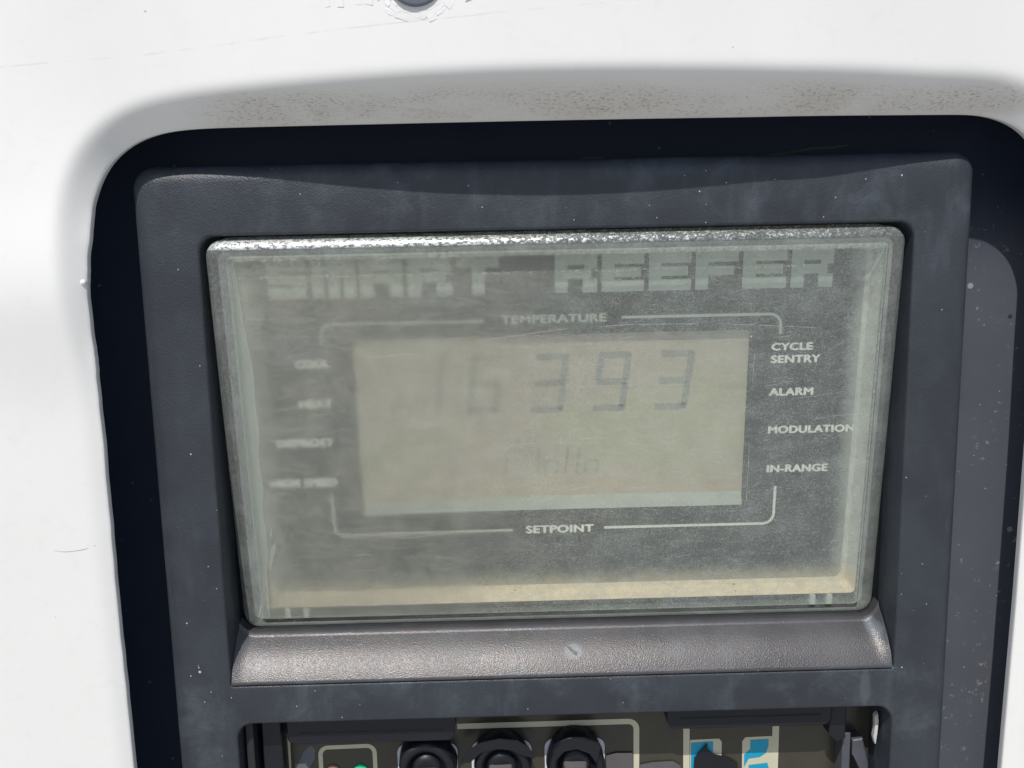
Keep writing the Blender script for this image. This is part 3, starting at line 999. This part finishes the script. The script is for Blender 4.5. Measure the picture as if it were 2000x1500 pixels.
poly_part('printed_label', [[(60.2, -188.6), (61.2, -187.2), (70.2, -187.0), (70.2, -215), (60.4, -215)]], kf, M['cream'], kp, 0.05)
kf2 = flat(KD + 0.1)
poly_part('printed_symbol', [[(43.0, -188.6), (50.4, -188.3), (50.4, -192.2), (47.4, -196.0), (46.5, -215), (43.0, -215)]], kf2, M['cyan'], kp, 0.05)
poly_part('printed_symbol', [[(62.9, -188.2), (69.0, -188.0), (69.0, -190.6), (68.2, -193.0), (66.2, -194.4), (62.4, -194.9), (60.9, -198), (60.9, -193.3), (62.9, -191.6)],
                             [(62.5, -197.2), (68.8, -196.6), (69.4, -199), (69.4, -215), (62.5, -215)]], kf2, M['cyan'], kp, 0.05)
# indicator lamps
for x_, mt, lb in ((-76.7, 'led_b', 'brown round indicator lens'), (-67.5, 'led_g', 'green round indicator lens')):
    bm = bmesh.new()
    prev = None
    for r, h in ((2.45, 0), (2.4, 0.5), (1.9, 1.0), (1.0, 1.25)):
        L = add_loop(bm, [W(x_ + r * math.cos(k * math.pi / 14), KD + h, -195.2 + r * math.sin(k * math.pi / 14)) for k in range(28)])
        if prev:
            bridge(bm, prev, L)
        prev = L
    bm.faces.new(prev)
    link('indicator', bm, M[mt], kp, label=lb)
# three rubber keys with curled black rims
for cx, top, seed in ((-45.0, -181.8, 1), (-20.4, -181.4, 2), (4.0, -181.0, 3)):
    random.seed(seed)
    bm = bmesh.new()
    o4 = rrect(cx - 10.0, cx + 10.0, -206, -186.2 + 0.2 * seed, 3.0, 5)
    a = add_loop(bm, [W(x, KD + 0.1, z) for x, z in o4])
    b_ = add_loop(bm, [W(x, KD + 0.5, z) for x, z in o4])
    bm.faces.new(b_)
    bridge(bm, a, b_)
    key = link('push_key', bm, M['keywhite'], kp, smooth=False)
    bm = bmesh.new()
    prev = None
    cz = top - 10.4
    n = 48
    for r, d, ro in ((10.6, KD + 0.4, 1), (10.5, KD + 4.5, 1), (9.9, KD + 7.0, 1), (8.4, KD + 7.6, .6), (6.8, KD + 6.6, .3), (6.2, KD + 4.8, .2), (5.6, KD + 4.6, .2), (4.8, KD + 6.3, .2), (3.0, KD + 6.6, .2)):
        L = add_loop(bm, [W(cx + (r * 0.90 + ro * 0.5 * math.sin(3 * k * 2 * math.pi / n + seed) + ro * random.uniform(-.12, .12)) * math.cos(k * 2 * math.pi / n),
                            d + ro * 0.4 * math.sin(2 * k * 2 * math.pi / n + seed * 2), cz + (r + ro * random.uniform(-.1, .1)) * math.sin(k * 2 * math.pi / n)) for k in range(n)])
        if prev:
            bridge(bm, prev, L)
        prev = L
    bm.faces.new(prev)
    link('key_cap', bm, M['rubber'], key, angle=70)
    bm = bmesh.new()
    a = add_loop(bm, [W(x, KD + 6.2, z) for x, z in rrect(cx - 4.2, cx + 3.6, -204, cz + 1.4, 1.0, 3)])
    b_ = add_loop(bm, [W(x, KD + 9.2, z) for x, z in rrect(cx - 3.8, cx + 3.2, -203, cz + 0.9, 1.0, 3)])
    bm.faces.new(b_)
    bridge(bm, a, b_)
    link('key_peg', bm, M['worn'], key, smooth=False)
random.seed(11)
# torn black flap on the right symbols, and worn film pieces between the keys
poly_part('torn_film', [[(43.0, -215), (44.0, -193.8), (46.4, -190.8), (48.2, -188.6), (48.6, -191.0), (50.6, -192.6), (54.5, -193.6), (58.5, -196), (60, -215)]], flat(KD + 0.5), M['rubber'], kp, 0.4, label='torn black film curling over the left cyan symbol')
poly_part('torn_film', [[(25.8, -195.8), (30.0, -195.0), (37.0, -194.8), (39.5, -196.5), (40.2, -215), (25.8, -215)]], flat(KD + 0.4), M['worn'], kp, 0.3)
poly_part('torn_film', [[(14.5, -192.2), (18, -191.2), (23.4, -191.4), (23.6, -215), (14.5, -215)]], flat(KD + 0.4), M['worn'], kp, 0.3)
poly_part('torn_film', [[(-90.0, -196), (-88.0, -192), (-86.2, -188), (-83.6, -185.6), (-82.4, -187), (-82.6, -190.5), (-84.5, -193.5), (-85, -198), (-88, -200)]], kf, simple('grey_film_stain', (0.11, 0.12, 0.14), 0.6), kp, 0.05, label='grey stain on the film beside the lamp frame')
poly_part('torn_film', [[(-3.5, -184.6), (0.5, -181.4), (4, -180.4), (10.8, -182.4), (11.7, -184.2), (10.3, -189.4), (8.2, -186.2), (4, -184.4), (0, -185.2), (-3, -188.4)]], flat(KD + 8.2), M['rubber'], kp, 0.5, label='torn black flap hooding the right push key')
poly_part('torn_film', [[(-33.8, -188.2), (-31, -184.0), (-27, -181.6), (-21, -180.4), (-15, -181.2), (-11.5, -183.6), (-9.4, -187.6), (-12.6, -186.6), (-17, -184.4), (-22, -183.8), (-27, -185.0), (-30.5, -188.4)]], flat(KD + 7.9), M['rubber'], kp, 0.45, label='curled black film over the middle push key')
# label strips hanging at the top of the bay
def block(name, pts, d0, d1, mat, parent, label=None, bev=0.35):
    bm = bmesh.new()
    a = add_loop(bm, [W(x, d0, z) for x, z in pts])
    b_ = add_loop(bm, [W(x, d1 - bev, z) for x, z in pts])
    cx = sum(p[0] for p in pts) / len(pts)
    cz = sum(p[1] for p in pts) / len(pts)
    c_ = add_loop(bm, [W(x + math.copysign(bev, cx - x), d1, z + math.copysign(bev, cz - z)) for x, z in pts])
    bm.faces.new(a)
    bm.faces.new(c_)
    bridge(bm, a, b_)
    bridge(bm, b_, c_)
    return link(name, bm, mat, parent, angle=30, label=label)
def holder(x0, x1, z0, d):
    h = block('label_strip', rrect(x0, x1, z0, -168.0, (0.2, 0.2, 2.6, 2.6), 4), KD + 0.5, d, M['holder'], ctl)
    block('strip_ridge', rrect(x0 + 4, x1 - 3.5, z0 + 3.0, z0 + 4.2, 0.3, 2), d - 0.3, d + 0.35, M['tray'], h)
    return h
holder(-88.6, -34.9, -179.6, -5.2)
holder(33.2, 86.2, -178.0, -5.2)
# side rails and the scuffed bracket
block('side_rail', rrect(-97.4, -91.2, -300, -168.5, 0.4, 2), KD, -8.0, M['holder'], ctl)
block('side_rail', rrect(-101.6, -99.2, -300, -169.5, 0.4, 2), KD, -4.5, M['tray'], ctl)
block('side_rail', rrect(91.6, 94.2, -300, -183.0, 0.4, 2), KD, -9.0, M['metal'], ctl)
block('bracket', [(95.0, -186.0), (98.4, -185.6), (100.6, -194), (101.2, -215), (99.5, -215), (97.5, -196), (95.0, -191)], KD, -9.5, M['metal'], ctl)
block('bracket', [(86.6, -168.5), (91.4, -168.5), (91.4, -183.5), (88.5, -184.6), (86.0, -182)], KD, -6.5, M['holder'], ctl)
block('paint_chip', [(100.9, -176.2), (101.8, -175.2), (102.2, -178), (101.9, -183), (101.3, -186), (100.7, -183.5), (101.1, -180)], -8.6, -6.8, M['chip'], ctl, label='ragged white chip on the right edge of the keypad bay', bev=0.15)
